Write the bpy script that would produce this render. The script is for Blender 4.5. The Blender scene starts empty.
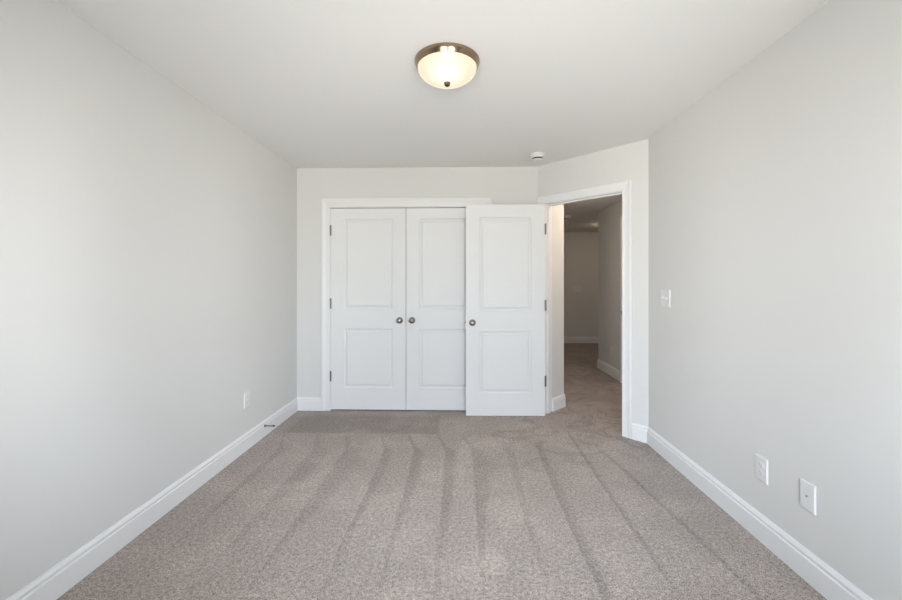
import bpy, bmesh, math
from mathutils import Vector, Matrix

C = bpy.context.scene.collection
S = bpy.context.scene
PI = math.pi

# ------------------------------------------------------------ camera
F_PX = 396.0
cam_d = bpy.data.cameras.new('camera')
cam = bpy.data.objects.new('camera', cam_d)
C.objects.link(cam)
cam_d.sensor_width = 36.0
cam_d.lens = F_PX / 902 * 36.0
cam_d.shift_y = -17.5 / 902
cam_d.clip_start = 0.02
cam.location = (0, 0, 1.288)
cam.rotation_euler = (PI / 2, 0, math.radians(1.5))
S.camera = cam

# ------------------------------------------------------------ colour management
S.view_settings.view_transform = 'Standard'
S.view_settings.look = 'None'
S.view_settings.gamma = 1.0
S.view_settings.use_curve_mapping = False
S.view_settings.exposure = 0.0

# ------------------------------------------------------------ daylight
SKY = 36.5
w = bpy.data.worlds.new('world')
S.world = w
w.use_nodes = True
nt = w.node_tree
nt.nodes.clear()
out = nt.nodes.new('ShaderNodeOutputWorld')
bg = nt.nodes.new('ShaderNodeBackground')
tc = nt.nodes.new('ShaderNodeTexCoord')
sep = nt.nodes.new('ShaderNodeSeparateXYZ')
mr = nt.nodes.new('ShaderNodeMapRange')
nt.links.new(tc.outputs['Generated'], sep.inputs[0])
nt.links.new(sep.outputs['Z'], mr.inputs['Value'])
mr.inputs['From Min'].default_value = -1
mr.inputs['From Max'].default_value = 1
def sky_ramp(stops):
    q = nt.nodes.new('ShaderNodeValToRGB')
    e = q.color_ramp.elements
    e[0].position = stops[0][0]; e[0].color = (*stops[0][1], 1)
    e[1].position = stops[-1][0]; e[1].color = (*stops[-1][1], 1)
    for p_, c_ in stops[1:-1]:
        a = e.new(p_); a.color = (*c_, 1)
    nt.links.new(mr.outputs[0], q.inputs[0])
    return q.outputs[0]
# open view to either side: lawn below, hazy sky above
side = sky_ramp([(0.0, (0.60, 0.59, 0.56)), (0.35, (0.62, 0.61, 0.58)), (0.49, (0.86, 0.85, 0.80)), (0.52, (0.84, 0.88, 0.91)),
                 (0.62, (0.80, 0.89, 0.99)), (1.0, (0.56, 0.76, 1.0))])
# straight across from the windows: darker band added to dim the closet wall
front = sky_ramp([(0.0, (0.58, 0.57, 0.54)), (0.34, (0.52, 0.51, 0.48)), (0.44, (0.37, 0.36, 0.32)), (0.52, (0.36, 0.395, 0.43)), (0.66, (0.40, 0.445, 0.50)),
                  (0.74, (0.80, 0.92, 1.05)), (1.0, (0.56, 0.76, 1.0))])
ab = nt.nodes.new('ShaderNodeMath'); ab.operation = 'ABSOLUTE'
nt.links.new(sep.outputs['X'], ab.inputs[0])
az = nt.nodes.new('ShaderNodeMapRange'); az.interpolation_type = 'SMOOTHSTEP'
nt.links.new(ab.outputs[0], az.inputs['Value'])
az.inputs['From Min'].default_value = 0.28
az.inputs['From Max'].default_value = 0.50
mix = nt.nodes.new('ShaderNodeMix'); mix.data_type = 'RGBA'
nt.links.new(az.outputs[0], mix.inputs[0])
nt.links.new(front, mix.inputs[6]); nt.links.new(side, mix.inputs[7])
nt.links.new(mix.outputs[2], bg.inputs[0])
bg.inputs[1].default_value = SKY
nt.links.new(bg.outputs[0], out.inputs[0])

WIN_Y = -0.28                       # inner face of the window wall
WINS = [(-0.90, 0.00), (0.20, 1.10)]
WZ0, WZ1 = 0.55, 2.12
for i, (x0, x1) in enumerate(WINS):
    ld = bpy.data.lights.new('window_portal', 'AREA')
    ld.shape = 'RECTANGLE'; ld.size = x1 - x0; ld.size_y = WZ1 - WZ0
    ld.cycles.is_portal = True
    lo = bpy.data.objects.new('window_portal', ld)
    C.objects.link(lo)
    lo.location = ((x0 + x1) / 2, WIN_Y - 0.13, (WZ0 + WZ1) / 2)
    lo.rotation_euler = (PI / 2, 0, 0)       # emits towards +Y, into the room

# ------------------------------------------------------------ materials
def pbr(name, col, rough=0.5, metal=0.0, bump=None, spec=0.5):
    m = bpy.data.materials.new(name)
    m.use_nodes = True
    n = m.node_tree.nodes
    b = n['Principled BSDF']
    b.inputs['Base Color'].default_value = (*col, 1)
    b.inputs['Roughness'].default_value = rough
    b.inputs['Metallic'].default_value = metal
    b.inputs['Specular IOR Level'].default_value = spec
    if bump:
        scale, strength, dist = bump
        t = n.new('ShaderNodeTexCoord'); z = n.new('ShaderNodeTexNoise'); u = n.new('ShaderNodeBump')
        z.inputs['Scale'].default_value = scale
        z.inputs['Detail'].default_value = 2
        u.inputs['Strength'].default_value = strength
        u.inputs['Distance'].default_value = dist
        m.node_tree.links.new(t.outputs['Object'], z.inputs['Vector'])
        m.node_tree.links.new(z.outputs[0], u.inputs['Height'])
        m.node_tree.links.new(u.outputs[0], b.inputs['Normal'])
    return m

WALL = pbr('wall_paint', (0.70, 0.695, 0.68), 0.8, bump=(90, 0.08, 0.001), spec=0.25)
CEIL = pbr('ceiling_paint', (0.82, 0.815, 0.805), 0.9, bump=(60, 0.08, 0.001), spec=0.15)
TRIM = pbr('white_trim_paint', (0.80, 0.80, 0.80), 0.4, spec=0.4)
DOOR = pbr('white_door_paint', (0.79, 0.79, 0.785), 0.45, bump=(40, 0.03, 0.0005), spec=0.4)
PLASTIC = pbr('white_plastic', (0.75, 0.75, 0.75), 0.3)
NICKEL = pbr('satin_nickel', (0.30, 0.28, 0.26), 0.28, 1.0)
BRASS = pbr('brushed_brass_nickel', (0.34, 0.255, 0.175), 0.17, 1.0)
HINGE = pbr('dull_nickel', (0.20, 0.19, 0.18), 0.4, 0.8)
BRONZE = pbr('dark_bronze', (0.16, 0.12, 0.085), 0.35, 1.0)
SLOT = pbr('grey_slot', (0.30, 0.30, 0.30), 0.6)
DARK = pbr('dark_slot', (0.03, 0.03, 0.03), 0.6)
RUBBER = pbr('dark_rubber', (0.04, 0.035, 0.03), 0.6)
VINYL = pbr('white_vinyl', (0.82, 0.82, 0.82), 0.35)
CLOSET = pbr('closet_paint', (0.5, 0.49, 0.47), 0.8)

def glass_mat():
    m = bpy.data.materials.new('window_glass')
    m.use_nodes = True
    n = m.node_tree.nodes; n.clear()
    o = n.new('ShaderNodeOutputMaterial'); mx = n.new('ShaderNodeMixShader')
    t = n.new('ShaderNodeBsdfTransparent'); g = n.new('ShaderNodeBsdfGlossy'); f = n.new('ShaderNodeFresnel')
    g.inputs['Roughness'].default_value = 0.0
    L = m.node_tree.links.new
    L(f.outputs[0], mx.inputs[0]); L(t.outputs[0], mx.inputs[1]); L(g.outputs[0], mx.inputs[2])
    L(mx.outputs[0], o.inputs[0])
    return m
GLASS = glass_mat()

def dome_mat(name, col, strength):
    m = bpy.data.materials.new(name)
    m.use_nodes = True
    b = m.node_tree.nodes['Principled BSDF']
    b.inputs['Base Color'].default_value = (0.18, 0.17, 0.14, 1)
    b.inputs['Roughness'].default_value = 0.25
    b.inputs['Emission Color'].default_value = (*col, 1)
    b.inputs['Emission Strength'].default_value = strength
    # frosted glass is brightest right under the bulb
    N = m.node_tree.nodes; L = m.node_tree.links.new
    t = N.new('ShaderNodeTexCoord'); ln = N.new('ShaderNodeVectorMath'); ln.operation = 'SUBTRACT'
    ln.inputs[1].default_value = (0, -0.07, -0.085)
    l2 = N.new('ShaderNodeVectorMath'); l2.operation = 'LENGTH'
    q = N.new('ShaderNodeMapRange'); q.interpolation_type = 'SMOOTHSTEP'
    q.inputs['From Min'].default_value = 0.02; q.inputs['From Max'].default_value = 0.125
    q.inputs['To Min'].default_value = strength * 1.7; q.inputs['To Max'].default_value = strength
    L(t.outputs['Object'], ln.inputs[0]); L(ln.outputs[0], l2.inputs[0]); L(l2.outputs['Value'], q.inputs['Value'])
    L(q.outputs[0], b.inputs['Emission Strength'])
    return m
DOME = dome_mat('lit_frosted_glass', (1.0, 0.86, 0.64), 0.80)

def carpet_mat():
    m = bpy.data.materials.new('cut_pile_carpet')
    m.use_nodes = True
    N = m.node_tree.nodes; L = m.node_tree.links.new
    b = N['Principled BSDF']
    b.inputs['Roughness'].default_value = 0.95
    b.inputs['Specular IOR Level'].default_value = 0.1
    b.inputs['Sheen Weight'].default_value = 0.15
    b.inputs['Sheen Roughness'].default_value = 0.5
    tc = N.new('ShaderNodeTexCoord')
    P = tc.outputs['Object']
    def math_(op, a, b_=None, c=None):
        q = N.new('ShaderNodeMath'); q.operation = op
        for i, v in enumerate((a, b_, c)):
            if v is None: continue
            if isinstance(v, (int, float)): q.inputs[i].default_value = v
            else: L(v, q.inputs[i])
        return q.outputs[0]
    def noise(scale, detail, rough=0.5, vec=None, dist=0.0):
        q = N.new('ShaderNodeTexNoise')
        q.inputs['Scale'].default_value = scale
        q.inputs['Detail'].default_value = detail
        q.inputs['Roughness'].default_value = rough
        q.inputs['Distortion'].default_value = dist
        L(vec or P, q.inputs['Vector'])
        return q.outputs[0]
    def smooth(v, lo, hi, a=0.0, b_=1.0):
        q = N.new('ShaderNodeMapRange'); q.interpolation_type = 'SMOOTHSTEP'
        L(v, q.inputs['Value'])
        q.inputs['From Min'].default_value = lo; q.inputs['From Max'].default_value = hi
        q.inputs['To Min'].default_value = a; q.inputs['To Max'].default_value = b_
        return q.outputs[0]
    sep = N.new('ShaderNodeSeparateXYZ'); L(P, sep.inputs[0])
    X, Y = sep.outputs['X'], sep.outputs['Y']
    # yarn tufts: fine light and dark speckle
    tuft = noise(215, 3, 0.65)
    tuft2 = noise(60, 2, 0.6)
    speck = math_('ADD', math_('MULTIPLY', tuft, 0.75), math_('MULTIPLY', tuft2, 0.25))
    ramp = N.new('ShaderNodeValToRGB'); L(speck, ramp.inputs[0])
    e = ramp.color_ramp.elements
    e[0].position = 0.36; e[0].color = (0.085, 0.068, 0.059, 1)
    e[1].position = 0.64; e[1].color = (0.68, 0.585, 0.525, 1)
    q = e.new(0.50); q.color = (0.345, 0.287, 0.252, 1)
    # vacuum tracks: the pile leans differently from band to band
    wob = math_('MULTIPLY', math_('SUBTRACT', noise(1.3, 3), 0.5), 0.05)
    xx = math_('ADD', X, wob)
    edge = math_('MULTIPLY', math_('SUBTRACT', noise(26, 2), 0.5), 0.035)
    xx = math_('ADD', xx, edge)
    patch = smooth(noise(1.3, 3, 0.6, dist=0.4), 0.3, 0.6, 0.55, 1.0)
    tracks = None
    for x0, wd, st in ((-1.42, .06, .7), (-1.14, .13, .8), (-0.90, .15, .9), (-0.59, .06, 1.0), (-0.36, .07, 1.1), (-0.12, .08, 1.1),
                       (0.082, .11, 1.1), (0.345, .04, .8), (0.60, .05, .5)):
        cx = smooth(Y, 2.98, 3.36, x0, x0 - 0.09)
        wid = math_('MULTIPLY', math_('MULTIPLY_ADD', smooth(Y, 1.7, 2.8), wd - .02, .024), smooth(Y, 3.0, 3.12, 1.0, 0.3))
        t_ = math_('DIVIDE', math_('SUBTRACT', xx, cx), wid)
        bd = math_('MULTIPLY', smooth(t_, -0.05, 0.12), smooth(t_, 0.6, 1.35, 1, 0))
        lit = math_('MULTIPLY', smooth(t_, -2.6, -0.1), smooth(t_, -0.1, 0.05, 1, 0))       # paler pile before each edge
        v_ = math_('MULTIPLY', math_('SUBTRACT', bd, math_('MULTIPLY', lit, 0.22)), st)
        tracks = v_ if tracks is None else math_('ADD', tracks, v_)
    tracks = math_('MULTIPLY', math_('MULTIPLY', tracks, patch),
                   math_('MULTIPLY', smooth(Y, 1.3, 2.4, 0.30, 1.0), smooth(Y, 3.26, 3.38, 1.0, 0.0)))
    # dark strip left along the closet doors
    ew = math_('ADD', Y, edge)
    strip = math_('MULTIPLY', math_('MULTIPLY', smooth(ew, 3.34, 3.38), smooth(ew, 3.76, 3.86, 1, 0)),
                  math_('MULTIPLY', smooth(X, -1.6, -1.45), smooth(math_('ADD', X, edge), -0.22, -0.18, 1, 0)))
    # curved wheel lines on the right
    def line(a, b_, c, width, y0, y1, wedge):
        # centre x = a + b*y + c*y^2
        cx = math_('ADD', math_('MULTIPLY_ADD', Y, b_, a), math_('MULTIPLY', math_('MULTIPLY', Y, Y), c))
        d = math_('SUBTRACT', math_('ADD', X, math_('MULTIPLY', edge, 0.4)), cx)
        body = math_('MULTIPLY', smooth(d, 0, 0.008), smooth(d, 0.01, wedge, 1, 0))
        return math_('MULTIPLY', math_('MULTIPLY', body, smooth(Y, y0, y0 + 0.3)), smooth(Y, y1 - 0.15, y1, 1, 0))
    lines = math_('ADD', line(1.23, 0.031, -0.029, 0, 1.5, 3.12, 0.055), line(0.90, -0.02, 0.006, 0, 1.6, 3.55, 0.045))
    lines = math_('ADD', lines, line(0.62, -0.05, 0.012, 0, 1.3, 3.2, 0.07))
    # footprints and scuffs by the door
    vor = noise(4.2, 3, 0.55, dist=1.6)
    foot = math_('MULTIPLY', smooth(vor, 0.53, 0.57), math_('MULTIPLY', smooth(X, -0.3, 0.6), smooth(Y, 2.2, 3.4)))
    footd = smooth(noise(2.6, 3, 0.6, dist=0.6), 0.42, 0.66, -0.5, 0.5)
    # pale round spot
    def disc(px_, py_, rx, ry, amt):
        dx = math_('DIVIDE', math_('SUBTRACT', X, px_), rx); dy = math_('DIVIDE', math_('SUBTRACT', ew, py_), ry)
        rr = math_('SQRT', math_('ADD', math_('MULTIPLY', dx, dx), math_('MULTIPLY', dy, dy)))
        return smooth(rr, 0.8, 1.15, amt, 0)
    spot = math_('ADD', disc(0.15, 1.82, 0.062, 0.075, 1.0), disc(-0.015, 2.68, 0.045, 0.12, 0.7))
    spot = math_('ADD', spot, math_('ADD', disc(0.25, 3.22, 0.14, 0.09, 0.5), disc(0.0, 3.1, 0.06, 0.12, 0.5)))
    tone = math_('SUBTRACT', 1.0, math_('MULTIPLY', tracks, 0.17))
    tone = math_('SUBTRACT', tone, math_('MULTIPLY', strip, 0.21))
    tone = math_('SUBTRACT', tone, math_('MULTIPLY', lines, 0.22))
    tone = math_('SUBTRACT', tone, math_('MULTIPLY', foot, 0.17))
    tone = math_('ADD', tone, math_('MULTIPLY', footd, 0.14))
    tone = math_('ADD', tone, math_('MULTIPLY', spot, 0.13))
    vm = N.new('ShaderNodeVectorMath'); vm.operation = 'SCALE'
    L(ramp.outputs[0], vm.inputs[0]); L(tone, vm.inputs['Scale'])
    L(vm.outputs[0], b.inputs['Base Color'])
    bp = N.new('ShaderNodeBump'); bp.inputs['Strength'].default_value = 0.6; bp.inputs['Distance'].default_value = 0.006
    L(speck, bp.inputs['Height']); L(bp.outputs[0], b.inputs['Normal'])
    return m

CARPET = carpet_mat()

# ------------------------------------------------------------ mesh helpers
def box(bm, a, b):
    x0, y0, z0 = a; x1, y1, z1 = b
    v = [bm.verts.new(p) for p in ((x0, y0, z0), (x1, y0, z0), (x1, y1, z0), (x0, y1, z0),
                                   (x0, y0, z1), (x1, y0, z1), (x1, y1, z1), (x0, y1, z1))]
    for f in ((0, 3, 2, 1), (4, 5, 6, 7), (0, 1, 5, 4), (1, 2, 6, 5), (2, 3, 7, 6), (3, 0, 4, 7)):
        bm.faces.new([v[i] for i in f])

def prism(bm, pts, z0, z1):
    lo = [bm.verts.new((x, y, z0)) for x, y in pts]
    hi = [bm.verts.new((x, y, z1)) for x, y in pts]
    n = len(pts)
    bm.faces.new(lo[::-1]); bm.faces.new(hi)
    for i in range(n):
        j = (i + 1) % n
        bm.faces.new((lo[i], lo[j], hi[j], hi[i]))

def lathe(bm, prof, seg=32, axis='Z', centre=(0, 0, 0)):
    """prof: (radius, along-axis) pairs; radius 0 closes the end"""
    c = Vector(centre)
    def P(r, t, a):
        u, v = r * math.cos(a), r * math.sin(a)
        return c + (Vector((u, v, t)) if axis == 'Z' else Vector((t, u, v)) if axis == 'X' else Vector((u, t, v)))
    rings = []
    for r, t in prof:
        if r <= 1e-6: rings.append([bm.verts.new(P(0, t, 0))])
        else: rings.append([bm.verts.new(P(r, t, 2 * PI * k / seg)) for k in range(seg)])
    for A, B in zip(rings, rings[1:]):
        for k in range(seg):
            j = (k + 1) % seg
            if len(A) == 1 and len(B) == 1: continue
            if len(A) == 1: bm.faces.new((A[0], B[k], B[j]))
            elif len(B) == 1: bm.faces.new((A[k], B[0], A[j]))
            else: bm.faces.new((A[k], B[k], B[j], A[j]))

def finish(name, bm, mat, parent=None, smooth=False, bevel=0.0, mats=None):
    bmesh.ops.recalc_face_normals(bm, faces=bm.faces)
    me = bpy.data.meshes.new(name)
    bm.to_mesh(me); bm.free()
    for mm in (mats or [mat]): me.materials.append(mm)
    if smooth:
        for p in me.polygons: p.use_smooth = True
        me.set_sharp_from_angle(angle=math.radians(40))
    o = bpy.data.objects.new(name, me)
    C.objects.link(o)
    if parent: o.parent = parent
    if bevel:
        md = o.modifiers.new('bevel', 'BEVEL'); md.width = bevel; md.segments = 2; md.limit_method = 'ANGLE'
    return o

def tag(o, label, cat, group=None, kind=None):
    o['label'] = label; o['category'] = cat
    if group: o['group'] = group
    if kind: o['kind'] = kind
    return o

def struct(name, bm, mat, label, cat, **k):
    return tag(finish(name, bm, mat, **k), label, cat, kind='structure')

def thing(name, label, cat, loc, rotz=0.0, group=None):
    o = bpy.data.objects.new(name, None)
    o.empty_display_size = 0.05
    C.objects.link(o)
    o.location = loc; o.rotation_euler = (0, 0, rotz)
    return tag(o, label, cat, group)

def copy_tree(o, loc, rotz=0.0):
    r = o.copy(); C.objects.link(r); r.location = loc; r.rotation_euler = (0, 0, rotz)
    for ch in list(o.children):
        c = ch.copy(); C.objects.link(c); c.parent = r
        for g in list(ch.children):
            d = g.copy(); C.objects.link(d); d.parent = c
    return r

# ------------------------------------------------------------ room shell
XL, XR, YC, H = -1.66, 1.50, 3.955, 2.44
CC = Vector((0.762, YC, 0)); RR = Vector((XR, 3.215, 0))
d = (RR - CC).normalized()                  # along the angled wall, left to right
n = Vector((-d.y, d.x, 0))                  # from the angled wall into the hallway
LA = (RR - CC).length
TH = 0.125
HH = 2.36                                  # hallway ceiling height
YF = 8.5                                    # far hallway wall
XH = 2.07                                   # right hallway wall
YT = 6.04                                   # where it turns away
def A(s, t, z=0.0):
    return CC + d * s + n * t + Vector((0, 0, z))

bm = bmesh.new(); box(bm, (-2.0, -1.3, -0.06), (4.5, 8.75, 0))
struct('floor', bm, CARPET, 'beige grey cut pile carpet with vacuum tracks', 'floor')

bm = bmesh.new(); prism(bm, [(XL - .12, WIN_Y - .15), (4.5, WIN_Y - .15), (4.5, 8.75), (XL - .12, 8.75)], H, H + .1)
struct('ceiling', bm, CEIL, 'smooth off white bedroom ceiling', 'ceiling')
bm = bmesh.new()
p1, p2 = A(0.03, .09), A(LA, .09)
prism(bm, [(p1.x, p1.y), (p2.x, p2.y), (2.15, 3.25), (2.15, 5.99), (4.4, 5.99), (4.4, 8.6), (1.04, 8.6), (1.04, 4.22)], HH, H)
struct('ceiling_hall', bm, CEIL, 'dim hallway ceiling seen through the doorway', 'ceiling')

bm = bmesh.new(); box(bm, (XL - .12, WIN_Y - .15, 0), (XL, 4.8, H))
struct('wall_left', bm, WALL, 'plain light grey wall on the left', 'wall')
bm = bmesh.new(); prism(bm, [(XR, WIN_Y - .15), (XR + .12, WIN_Y - .15), (XR + .12, 3.26), (XR + .085, 3.30), (XR, 3.215)], 0, H)
struct('wall_right', bm, WALL, 'plain light grey wall on the right', 'wall')

# window wall behind the camera
bm = bmesh.new()
y0, y1 = WIN_Y - .15, WIN_Y
xs = [XL, WINS[0][0], WINS[0][1], WINS[1][0], WINS[1][1], XR]
box(bm, (xs[0], y0, 0), (xs[5], y1, WZ0)); box(bm, (xs[0], y0, WZ1), (xs[5], y1, H))
for k in (0, 2, 4): box(bm, (xs[k], y0, WZ0), (xs[k + 1], y1, WZ1))
struct('wall_window', bm, WALL, 'light grey wall with two windows behind the camera', 'wall')

# closet wall
OX0, OX1, OZ = -1.316, 0.208, 2.039
bm = bmesh.new()
J = 0.02
box(bm, (XL, YC, 0), (OX0 - J, YC + TH, H))
box(bm, (OX0 - J, YC, OZ + J), (OX1 + J, YC + TH, H))
q = A(0, TH)
prism(bm, [(OX1 + J, YC), (CC.x, YC), (q.x, q.y), (q.x - .04, YC + TH), (OX1 + J, YC + TH)], 0, H)
struct('wall_closet', bm, WALL, 'light grey back wall around the double closet doors', 'wall')
# closet interior
bm = bmesh.new()
box(bm, (XL, 4.72, 0), (0.72, 4.8, H)); box(bm, (0.64, YC + TH, 0), (0.72, 4.72, H))
struct('wall_closet_inside', bm, CLOSET, 'unlit inside wall of the closet', 'wall')

# angled wall with the doorway
S0, S1, DZ = 0.080, 0.832, 2.054
bm = bmesh.new()
def ap(s0, s1, z0, z1, t0=0.0, t1=TH):
    prism(bm, [tuple(A(s, t)[:2]) for s, t in ((s0, t0), (s1, t0), (s1, t1), (s0, t1))], z0, z1)
ap(0.0, S0 - .018, 0, H); ap(S1 + .018, LA, 0, H); ap(S0 - .018, S1 + .018, DZ + .018, H)
struct('wall_doorway', bm, WALL, 'short angled grey wall holding the open doorway', 'wall')

# hallway
B = A(S0, 0.348)
bm = bmesh.new()
p0, p5 = A(S0, TH), A(0, TH)
prism(bm, [(p0.x, p0.y), (B.x, B.y), (B.x, YF), (B.x - .1, YF), (B.x - .1, B.y + .04), (p5.x, p5.y + .02), (p5.x, p5.y)], 0, H)
struct('wall_hall_left', bm, WALL, 'bright wall end just inside the doorway on the left', 'wall')
bm = bmesh.new(); box(bm, (B.x - .1, YF, 0), (4.4, YF + .12, H))
struct('wall_hall_far', bm, WALL, 'dim far wall of the hallway', 'wall')
HD0, HD1 = 4.33, 5.09
bm = bmesh.new()
box(bm, (XH, 3.3, 0), (XH + .12, HD0 - .018, H)); box(bm, (XH, HD1 + .018, 0), (XH + .12, YT, H))
box(bm, (XH, HD0 - .018, DZ + .018), (XH + .12, HD1 + .018, H))
box(bm, (XH + .12, YT - .1, 0), (4.4, YT, H))
struct('wall_hall_right', bm, WALL, 'right wall of the hallway seen through the doorway', 'wall')
bm = bmesh.new(); box(bm, (XR + .085, 3.2, 0), (XH + .12, 3.3, H))
struct('wall_hall_near', bm, WALL, 'hallway wall hidden behind the angled doorway wall', 'wall')
bm = bmesh.new(); box(bm, (4.4, YT - .1, 0), (4.5, YF + .12, H))
struct('wall_hall_end', bm, WALL, 'hallway end wall out of sight to the right', 'wall')

# ------------------------------------------------------------ baseboards
BP = [(0, 0), (.016, 0), (.016, .096), (.010, .100), (.010, .107), (.0135, .110), (.0135, .116), (.007, .127), (.005, .132), (0, .132)]
def baseboard(name, runs, label):
    """runs: (x0,y0,x1,y1, m0, m1); room is to the right-hand side of the run; m = mitre slope"""
    bm = bmesh.new()
    for x0, y0, x1, y1, m0, m1 in runs:
        u = Vector((x1 - x0, y1 - y0, 0)).normalized(); r = Vector((u.y, -u.x, 0))
        a, b = Vector((x0, y0, 0)), Vector((x1, y1, 0))
        va = [bm.verts.new(a + r * t + u * (m0 * t) + Vector((0, 0, z))) for t, z in BP]
        vb = [bm.verts.new(b + r * t - u * (m1 * t) + Vector((0, 0, z))) for t, z in BP]
        for i in range(len(BP)):
            j = (i + 1) % len(BP)
            bm.faces.new((va[i], va[j], vb[j], vb[i]))
        bm.faces.new(va[::-1]); bm.faces.new(vb)
    return struct(name, bm, TRIM, label, 'baseboard')
CW = 0.083                                  # casing width
k8 = math.tan(math.radians(22.5))
baseboard('baseboard_left', [(XL, WIN_Y, XL, YC, 1, 1)], 'white baseboard along the left wall')
baseboard('baseboard_closet', [(XL, YC, OX0 - .006 - CW, YC, 1, 0), (OX1 + .006 + CW, YC, CC.x, YC, 0, k8)], 'short white baseboard beside the closet casing')
a0 = A(S1 + .004 + .078, 0)
baseboard('baseboard_doorway', [(a0.x, a0.y, RR.x, RR.y, 0, k8)], 'short white baseboard between doorway casing and right wall')
baseboard('baseboard_right', [(XR, RR.y, XR, WIN_Y, k8, 1)], 'white baseboard along the right wall')
baseboard('baseboard_window', [(XR, WIN_Y, XL, WIN_Y, 1, 1)], 'white baseboard under the windows')
a0 = A(S0, TH)
baseboard('baseboard_hall_left', [(B.x, YF, B.x, B.y, 1, -k8), (B.x, B.y, a0.x, a0.y, -k8, 0)][::-1][:0] or
          [(a0.x, a0.y, B.x, B.y, 0, -k8), (B.x, B.y, B.x, YF, -k8, 1)], 'white baseboard on the wall end inside the doorway')
baseboard('baseboard_hall_far', [(B.x, YF, 4.4, YF, 1, 1)], 'white baseboard along the far hallway wall')
baseboard('baseboard_hall_right', [(4.4, YT, XH, YT, 1, -1), (XH, YT, XH, HD1 + CW + .005, -1, 0), (XH, HD0 - CW - .005, XH, 3.3, 0, 1)],
          'white baseboard along the right hallway wall')

# ------------------------------------------------------------ casings
def casing(name, origin, ux, nz, x0, x1, zt, cw, label, depth=TH, stop=None):
    """U-shaped moulding: origin + ux*x ; nz = direction out of the wall into the room. jamb is its child"""
    CP = [(0, 0), (0, .009), (.004, .011), (.012, .012), (.02, .010), (.045, .012), (.056, .016), (.064, .019), (cw - .005, .019), (cw, .015), (cw, 0)]
    bm = bmesh.new()
    def P(x, z, t): return origin + ux * x + nz * t + Vector((0, 0, z))
    g = .005
    secs = []
    for a, t in CP:
        secs.append([bm.verts.new(P(x0 - g - a, 0, t)), bm.verts.new(P(x0 - g - a, zt + g + a, t)),
                     bm.verts.new(P(x1 + g + a, zt + g + a, t)), bm.verts.new(P(x1 + g + a, 0, t))])
    m = len(CP)
    for i in range(m):
        j = (i + 1) % m
        for k in range(3):
            bm.faces.new((secs[i][k], secs[j][k], secs[j][k + 1], secs[i][k + 1]))
    bm.faces.new([s[0] for s in secs]); bm.faces.new([s[3] for s in secs][::-1])
    o = struct(name, bm, TRIM, label, 'door casing')
    bm = bmesh.new()
    def bx(xa, xb, za, zb, ta, tb):
        v = [bm.verts.new(P(x, z, t)) for z in (za, zb) for x, t in ((xa, ta), (xb, ta), (xb, tb), (xa, tb))]
        for f in ((0, 3, 2, 1), (4, 5, 6, 7), (0, 1, 5, 4), (1, 2, 6, 5), (2, 3, 7, 6), (3, 0, 4, 7)):
            bm.faces.new([v[i] for i in f])
    bx(x0 - .018, x0, 0, zt, 0, -depth); bx(x1, x1 + .018, 0, zt, 0, -depth); bx(x0 - .018, x1 + .018, zt, zt + .018, 0, -depth)
    finish('jamb', bm, TRIM, o)
    bm = bmesh.new()
    st = stop if stop else .042
    bx(x0, x0 + .011, 0, zt, -st, -st - .035); bx(x1 - .011, x1, 0, zt, -st, -st - .035); bx(x0 + .011, x1 - .011, zt - .011, zt, -st, -st - .035)
    finish('stop_strip', bm, TRIM, o)
    return o
casing('trim_1', Vector((0, YC, 0)), Vector((1, 0, 0)), Vector((0, -1, 0)), OX0, OX1, OZ, .088, 'white casing around the double closet doors')
casing('trim_2', CC, d, -n, S0, S1, DZ, .074, 'white casing and jamb around the open doorway')
casing('trim_3', Vector((XH, 0, 0)), Vector((0, -1, 0)), Vector((-1, 0, 0)), -HD1, -HD0, DZ, CW, 'dim door casing on the right hallway wall', depth=.12)

# ------------------------------------------------------------ doors
PANELS_Z = [(0.216, 0.813), (1.010, 1.915)]
def door_mesh(bm, wd, ht, th, st=0.131):
    """slab from x 0..wd, front face at y=0, back at y=th, two moulded panels on both faces"""
    prof = [(0, 0), (.003, .008), (.012, .0125), (.020, .0125), (.036, .004), (.038, .0038)]
    for side in (0, 1):
        def V(x, z, dep): return bm.verts.new((x, dep if side == 0 else th - dep, z))
        xc = [0, st, wd - st, wd]; zc = [0, PANELS_Z[0][0], PANELS_Z[0][1], PANELS_Z[1][0], PANELS_Z[1][1], ht]
        grid = [[V(x, z, 0) for z in zc] for x in xc]
        for i in range(3):
            for j in range(5):
                c = (grid[i][j], grid[i + 1][j], grid[i + 1][j + 1], grid[i][j + 1])
                if i == 1 and j in (1, 3):
                    ring = list(c)
                    xa, xb, za, zb = xc[1], xc[2], zc[j], zc[j + 1]
                    for ins, dep in prof[1:]:
                        nr = [V(xa + ins, za + ins, dep), V(xb - ins, za + ins, dep), V(xb - ins, zb - ins, dep), V(xa + ins, zb - ins, dep)]
                        for k in range(4):
                            bm.faces.new((ring[k], ring[(k + 1) % 4], nr[(k + 1) % 4], nr[k]))
                        ring = nr
                    bm.faces.new(ring)
                else:
                    bm.faces.new(c)
    for a, b in (((0, 0), (wd, 0)), ((wd, 0), (wd, ht)), ((wd, ht), (0, ht)), ((0, ht), (0, 0))):
        bm.faces.new([bm.verts.new(p) for p in ((a[0], 0, a[1]), (b[0], 0, b[1]), (b[0], th, b[1]), (a[0], th, a[1]))])
    bmesh.ops.remove_doubles(bm, verts=bm.verts, dist=1e-5)

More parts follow.
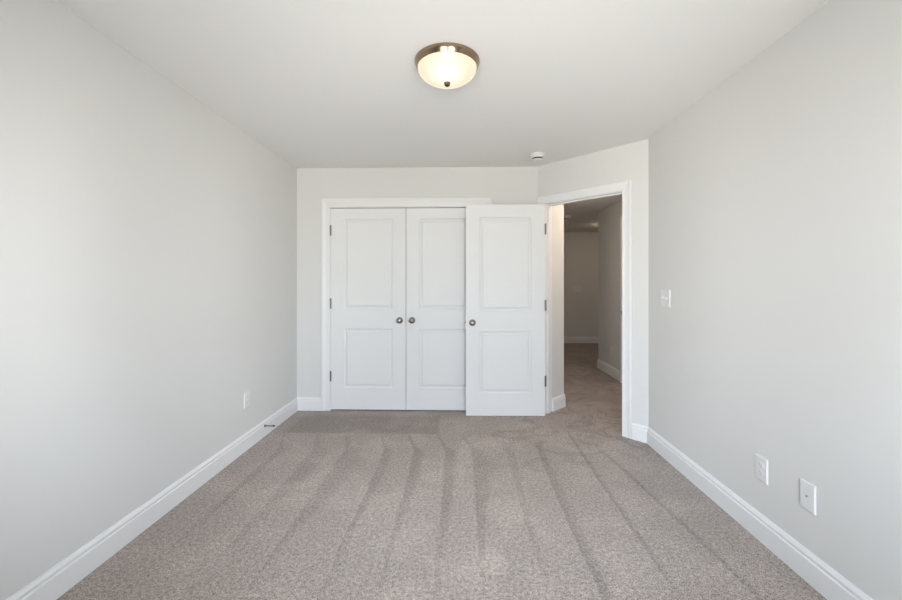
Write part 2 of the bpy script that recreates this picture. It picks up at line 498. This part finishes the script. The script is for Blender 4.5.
KNOB = [(0, 0), (.032, 0), (.032, -.004), (.028, -.008), (.014, -.010), (.011, -.016), (.011, -.026), (.016, -.032), (.024, -.038),
        (.0275, -.046), (.027, -.054), (.022, -.061), (.012, -.065), (0, -.066)]
def make_door(name, label, loc, rot, wd, knob_x, hinge_x, back_knob=False, latch=False, ht=2.02, th=.035, hinges=True):
    bm = bmesh.new(); door_mesh(bm, wd, ht, th)
    o = struct(name, bm, DOOR, label, 'door')
    o.location = loc; o.rotation_euler = (0, 0, rot)
    bm = bmesh.new(); lathe(bm, KNOB, 32, 'Y', (knob_x, 0, .898))
    if back_knob:
        lathe(bm, [(r, th - t) for r, t in KNOB], 32, 'Y', (knob_x, 0, .898))
    k = finish('door_knob', bm, NICKEL, o, smooth=True)
    k['label'] = 'round satin nickel knob'
    if latch:
        ex = 0 if knob_x < wd / 2 else wd
        sg = -1 if ex == 0 else 1
        bm = bmesh.new()
        box(bm, (min(ex, ex + sg * .0015), .006, .870), (max(ex, ex + sg * .0015), .029, .926))
        prism(bm, [(ex, .011), (ex + sg * .010, .013), (ex + sg * .010, .018), (ex, .026)], .890, .906)
        l = finish('latch', bm, NICKEL, o)
        l['label'] = 'nickel latch bolt and plate in the door edge'
    if hinges:
        for z in (.335, 1.065, 1.80):
            bm = bmesh.new()
            lathe(bm, [(0, z - .050), (.005, z - .053), (.0085, z - .049), (.0085, z + .049), (.005, z + .053), (0, z + .050)], 12, 'Z', (hinge_x, -.0045, 0))
            sg = 1 if hinge_x <= 0 else -1
            hx = 0 if hinge_x <= 0 else wd
            box(bm, (min(hinge_x, hx), 0, z - .045), (max(hinge_x, hx), .026, z + .045))
            h = finish('hinge', bm, HINGE, o, smooth=True)
            h['label'] = 'narrow nickel hinge'
    return o
MID = -0.555
make_door('door_1', 'left white two-panel closet door with nickel knob', (OX0 + .003, YC - .001, .012), 0, MID - .0025 - OX0 - .003,
          MID - .0025 - OX0 - .003 - .060, -.0022)
make_door('door_2', 'middle white two-panel closet door partly behind the open door', (MID + .0025, YC - .001, .012), 0,
          OX1 - .003 - MID - .0025, .060, OX1 - .003 - MID - .0025 + .0022)
# open entry door: hinge at the left jamb, swung back in front of the closet
HG = A(S0 + .004, -.036) + Vector((.010, 0, 0))
DW = 0.762
rot = math.radians(0.9)
hx = Vector((math.cos(rot), math.sin(rot), 0)) * DW
make_door('door_3', 'open white two-panel bedroom door standing in front of the closet', (HG.x - hx.x, HG.y - hx.y - .034, .003), rot, DW,
          .062, DW + .003, back_knob=True, latch=True, ht=2.038)
# closed hallway door
make_door('door_4', 'closed door in the right hallway wall', (XH + .004, HD1 - .003, .012), -PI / 2, HD1 - HD0 - .006, .06, 0, hinges=False)

# ------------------------------------------------------------ windows
for i, (x0, x1) in enumerate(WINS):
    bm = bmesh.new()
    ya, yb = WIN_Y - .13, WIN_Y - .05
    f = .045
    box(bm, (x0, ya, WZ0), (x0 + f, yb, WZ1)); box(bm, (x1 - f, ya, WZ0), (x1, yb, WZ1))
    box(bm, (x0 + f, ya, WZ0), (x1 - f, yb, WZ0 + f)); box(bm, (x0 + f, ya, WZ1 - f), (x1 - f, yb, WZ1))
    o = struct('window_%d' % (i + 1), bm, VINYL, 'white double-hung window behind the camera, %s one' % ('left' if i == 0 else 'right'), 'window')
    zm = (WZ0 + WZ1) / 2
    for za, zb, yy in ((WZ0 + f, zm + .02, WIN_Y - .085), (zm - .02, WZ1 - f, WIN_Y - .115)):
        bm = bmesh.new(); r = .035; xa, xb = x0 + f, x1 - f
        box(bm, (xa, yy, za), (xa + r, yy + .025, zb)); box(bm, (xb - r, yy, za), (xb, yy + .025, zb))
        box(bm, (xa + r, yy, za), (xb - r, yy + .025, za + r)); box(bm, (xa + r, yy, zb - r), (xb - r, yy + .025, zb))
        sh = finish('sash', bm, VINYL, o)
        bm = bmesh.new(); box(bm, (xa + r, yy + .010, za + r), (xb - r, yy + .014, zb - r))
        finish('pane', bm, GLASS, sh)
    bm = bmesh.new(); box(bm, (x0 - .05, WIN_Y - .05, WZ0 - .002), (x1 + .05, WIN_Y + .03, WZ0 + .02))
    finish('window_sill', bm, TRIM, o, bevel=.003)

# ------------------------------------------------------------ ceiling light
def make_ceiling_light(label, loc):
    t = thing('ceiling_light', label, 'ceiling light', loc, 0, None)
    bm = bmesh.new()
    lathe(bm, [(0, 0), (.167, 0), (.1695, -.002), (.1695, -.005), (.1640, -.020), (.1585, -.034), (.1575, -.036), (.155, -.036),
               (.154, -.012), (0, -.012)], 72)
    r = finish('metal_rim', bm, BRASS, t, smooth=True); r['label'] = 'brushed brass coloured metal rim'
    bm = bmesh.new()
    R, dep = .1535, .077
    prof = [(R, -.030), (R, -.034)]
    for k in range(1, 17):
        a = k / 16 * PI / 2
        prof.append((R * math.cos(a) ** 0.92 if k < 16 else 0, -.034 - dep * math.sin(a)))
    lathe(bm, prof, 72)
    g = finish('glass_bowl', bm, DOME, t, smooth=True); g['label'] = 'glowing frosted glass bowl'
    bm = bmesh.new()
    lathe(bm, [(0, -.108), (.016, -.109), (.017, -.113), (.014, -.117), (.0145, -.122), (.011, -.127), (.005, -.130), (0, -.131)], 24)
    f = finish('finial', bm, BRONZE, t, smooth=True); f['label'] = 'small dark brass finial'
    return t
cl = make_ceiling_light('flush ceiling light with brass rim and glowing frosted bowl', (-0.074, 2.065, H))
c2 = copy_tree(cl, (2.72, 7.30, HH))
c2['label'] = 'hallway ceiling light hidden around the corner'
HDOME = dome_mat('hall_lit_frosted_glass', (1.0, 0.76, 0.53), 14.0)
NDOME = dome_mat('near_hall_fill_glass', (1.0, 0.80, 0.62), 30.0)
c3 = copy_tree(cl, (1.62, 3.95, HH))  # unseen fixture, added to brighten the wall end inside the doorway
c3['label'] = 'unseen ceiling light added outside the doorway to brighten the wall end'
for ch in list(c2.children) + list(c3.children):
    if ch.name.startswith('glass_bowl'):
        ch.data = ch.data.copy(); ch.data.materials[0] = HDOME if ch.parent == c2 else NDOME

# ------------------------------------------------------------ smoke detectors
def make_smoke(label, loc, rz=0):
    t = thing('smoke_detector', label, 'smoke detector', loc, rz)
    bm = bmesh.new(); lathe(bm, [(0, 0), (.070, 0), (.070, -.008), (.066, -.011), (0, -.011)], 48)
    finish('mounting_plate', bm, PLASTIC, t, smooth=True)
    bm = bmesh.new(); lathe(bm, [(.060, -.011), (.061, -.026), (.057, -.033), (.044, -.036), (.044, -.047), (.049, -.048), (.044, -.054), (.030, -.057), (0, -.058)], 48)
    finish('sensor_cover', bm, PLASTIC, t, smooth=True)
    bm = bmesh.new(); lathe(bm, [(.0442, -.0362), (.0450, -.0365), (.0450, -.0470), (.0442, -.0472)], 48)
    v = finish('vent', bm, DARK, t, smooth=True); v['label'] = 'dark vent slots around the cover'
    return t
sd = make_smoke('round white smoke detector on the bedroom ceiling', (.685, 3.58, H))
s2 = copy_tree(sd, (1.70, 6.45, HH)); s2['label'] = 'round white smoke detector on the hallway ceiling'

# ------------------------------------------------------------ wall plates (local: x across, z up, front faces -y)
def plate_bm(wd, ht, th=.0065):
    bm = bmesh.new()
    b = .004
    lo = [bm.verts.new(p) for p in ((-wd / 2, 0, -ht / 2), (wd / 2, 0, -ht / 2), (wd / 2, 0, ht / 2), (-wd / 2, 0, ht / 2))]
    md = [bm.verts.new((v.co.x, -th + .003, v.co.z)) for v in lo]
    hi = [bm.verts.new((math.copysign(wd / 2 - b, v.co.x), -th, math.copysign(ht / 2 - b, v.co.z))) for v in lo]
    for r0, r1 in ((lo, md), (md, hi)):
        for k in range(4): bm.faces.new((r0[k], r0[(k + 1) % 4], r1[(k + 1) % 4], r1[k]))
    bm.faces.new(hi); bm.faces.new(lo[::-1])
    return bm
def make_outlet(label, loc, rz, wd=.077, ht=.122):
    t = thing('electrical_outlet', label, 'outlet', loc, rz)
    finish('cover_plate', plate_bm(wd, ht), PLASTIC, t)
    for zc in (-.0195, .0195):
        bm = bmesh.new()
        pts = []
        for k in range(24):
            a = 2 * PI * k / 24
            pts.append((.0168 * math.cos(a), max(-.0135, min(.0135, .0168 * math.sin(a)))))
        f0 = [bm.verts.new((x, -.0064, z + zc)) for x, z in pts]; f1 = [bm.verts.new((x * .97, -.0085, z * .97 + zc)) for x, z in pts]
        for k in range(24): bm.faces.new((f0[k], f0[(k + 1) % 24], f1[(k + 1) % 24], f1[k]))
        bm.faces.new(f1)
        s = finish('socket', bm, PLASTIC, t)
        bm = bmesh.new()
        box(bm, (-.0075, -.0088, zc - .001), (-.0055, -.0084, zc + .008)); box(bm, (.0055, -.0088, zc), (.0075, -.0084, zc + .007))
        box(bm, (-.002, -.0088, zc - .0095), (.002, -.0084, zc - .0055))
        p = finish('slots', bm, SLOT, s); p['label'] = 'grey plug slots'
    bm = bmesh.new(); lathe(bm, [(.003, -.0064), (.003, -.0074), (0, -.0078)], 12, 'Y'); finish('screw', bm, PLASTIC, t)
    return t
def copy_outlet(o, label, loc, rz):
    c = copy_tree(o, loc, rz); c['label'] = label; return c
RW = -PI / 2      # plate front faces -X on the right-hand wall
LW = PI / 2       # faces +X on the left wall
o1 = make_outlet('white duplex outlet low on the right wall, farther from the camera', (XR, 2.015, .358), RW)
copy_outlet(o1, 'white duplex outlet low on the left wall', (XL, 3.02, .385), LW)
copy_outlet(o1, 'dim outlet low on the right hallway wall', (XH, 5.53, .36), RW)
t = thing('cable_wall_plate', 'blank white wall plate with a tiny centre hole, nearest the camera on the right wall', 'wall plate', (XR, 1.752, .364), RW)
finish('cover_plate', plate_bm(.075, .122), PLASTIC, t)
bm = bmesh.new(); lathe(bm, [(.004, -.0064), (.004, -.0085), (.003, -.0105), (0, -.0105)], 16, 'Y')
k = finish('coaxial_jack', bm, NICKEL, t, smooth=True); k['label'] = 'tiny dark metal jack'
for z in (-.042, .042):
    bm = bmesh.new(); lathe(bm, [(.003, -.0064), (.003, -.0074), (0, -.0078)], 12, 'Y', (0, 0, z)); finish('screw', bm, PLASTIC, t)

def make_switch(label, loc, rz, wd, gangs):
    t = thing('light_switch', label, 'light switch', loc, rz)
    finish('cover_plate', plate_bm(wd, .124), PLASTIC, t)
    for k in range(gangs):
        x = (k - (gangs - 1) / 2) * .046
        bm = bmesh.new(); box(bm, (x - .0055, -.0075, -.0125), (x + .0055, -.0064, .0125))
        z0 = .002 if k % 2 == 0 else -.002
        sg = 1 if k % 2 == 0 else -1
        v = [bm.verts.new(p) for p in ((x - .004, -.0075, -.004 + z0), (x + .004, -.0075, -.004 + z0), (x + .004, -.0075, .006 + z0), (x - .004, -.0075, .006 + z0),
                                       (x - .0035, -.019, .000 + sg * .007), (x + .0035, -.019, .000 + sg * .007), (x + .0035, -.018, .006 + sg * .007), (x - .0035, -.018, .006 + sg * .007))]
        for f in ((0, 1, 5, 4), (1, 2, 6, 5), (2, 3, 7, 6), (3, 0, 4, 7), (4, 5, 6, 7)): bm.faces.new([v[i] for i in f])
        finish('toggle', bm, PLASTIC, t)
    return t
make_switch('white double toggle switch on the right wall near the doorway', (XR, 2.945, 1.172), RW, .125, 2)
make_switch('dim switch plate on the far hallway wall', (2.46, YF, 1.14), 0, .175, 3)

# ------------------------------------------------------------ door stop on the left baseboard
t = thing('door_stop', 'small spring door stop sticking out of the left baseboard', 'door stop', (XL + .016, 3.27, .090), 0)
bm = bmesh.new(); lathe(bm, [(0, 0), (.011, 0), (.011, .004), (.007, .007), (.005, .012), (0, .012)], 20, 'X')
finish('base', bm, NICKEL, t, smooth=True)
bm = bmesh.new()                                      # coil
turns, seg, rad, wr = 22, 16, .0042, .0012
prev = None
N_ = turns * seg
for i in range(N_ + 1):
    a = 2 * PI * i / seg; x = .010 + .062 * i / N_
    c = Vector((x, rad * math.cos(a), rad * math.sin(a))); rd = Vector((0, math.cos(a), math.sin(a)))
    ring = [bm.verts.new(c + rd * wr * math.cos(b) + Vector((1, 0, 0)) * wr * math.sin(b)) for b in (0, PI / 2, PI, 3 * PI / 2)]
    if prev:
        for k in range(4): bm.faces.new((prev[k], prev[(k + 1) % 4], ring[(k + 1) % 4], ring[k]))
    prev = ring
finish('spring', bm, NICKEL, t, smooth=True)
bm = bmesh.new(); lathe(bm, [(0, .070), (.0065, .070), (.007, .074), (.007, .082), (.005, .085), (0, .0855)], 20, 'X')
k = finish('rubber_tip', bm, RUBBER, t, smooth=True); k['label'] = 'dark rubber tip'
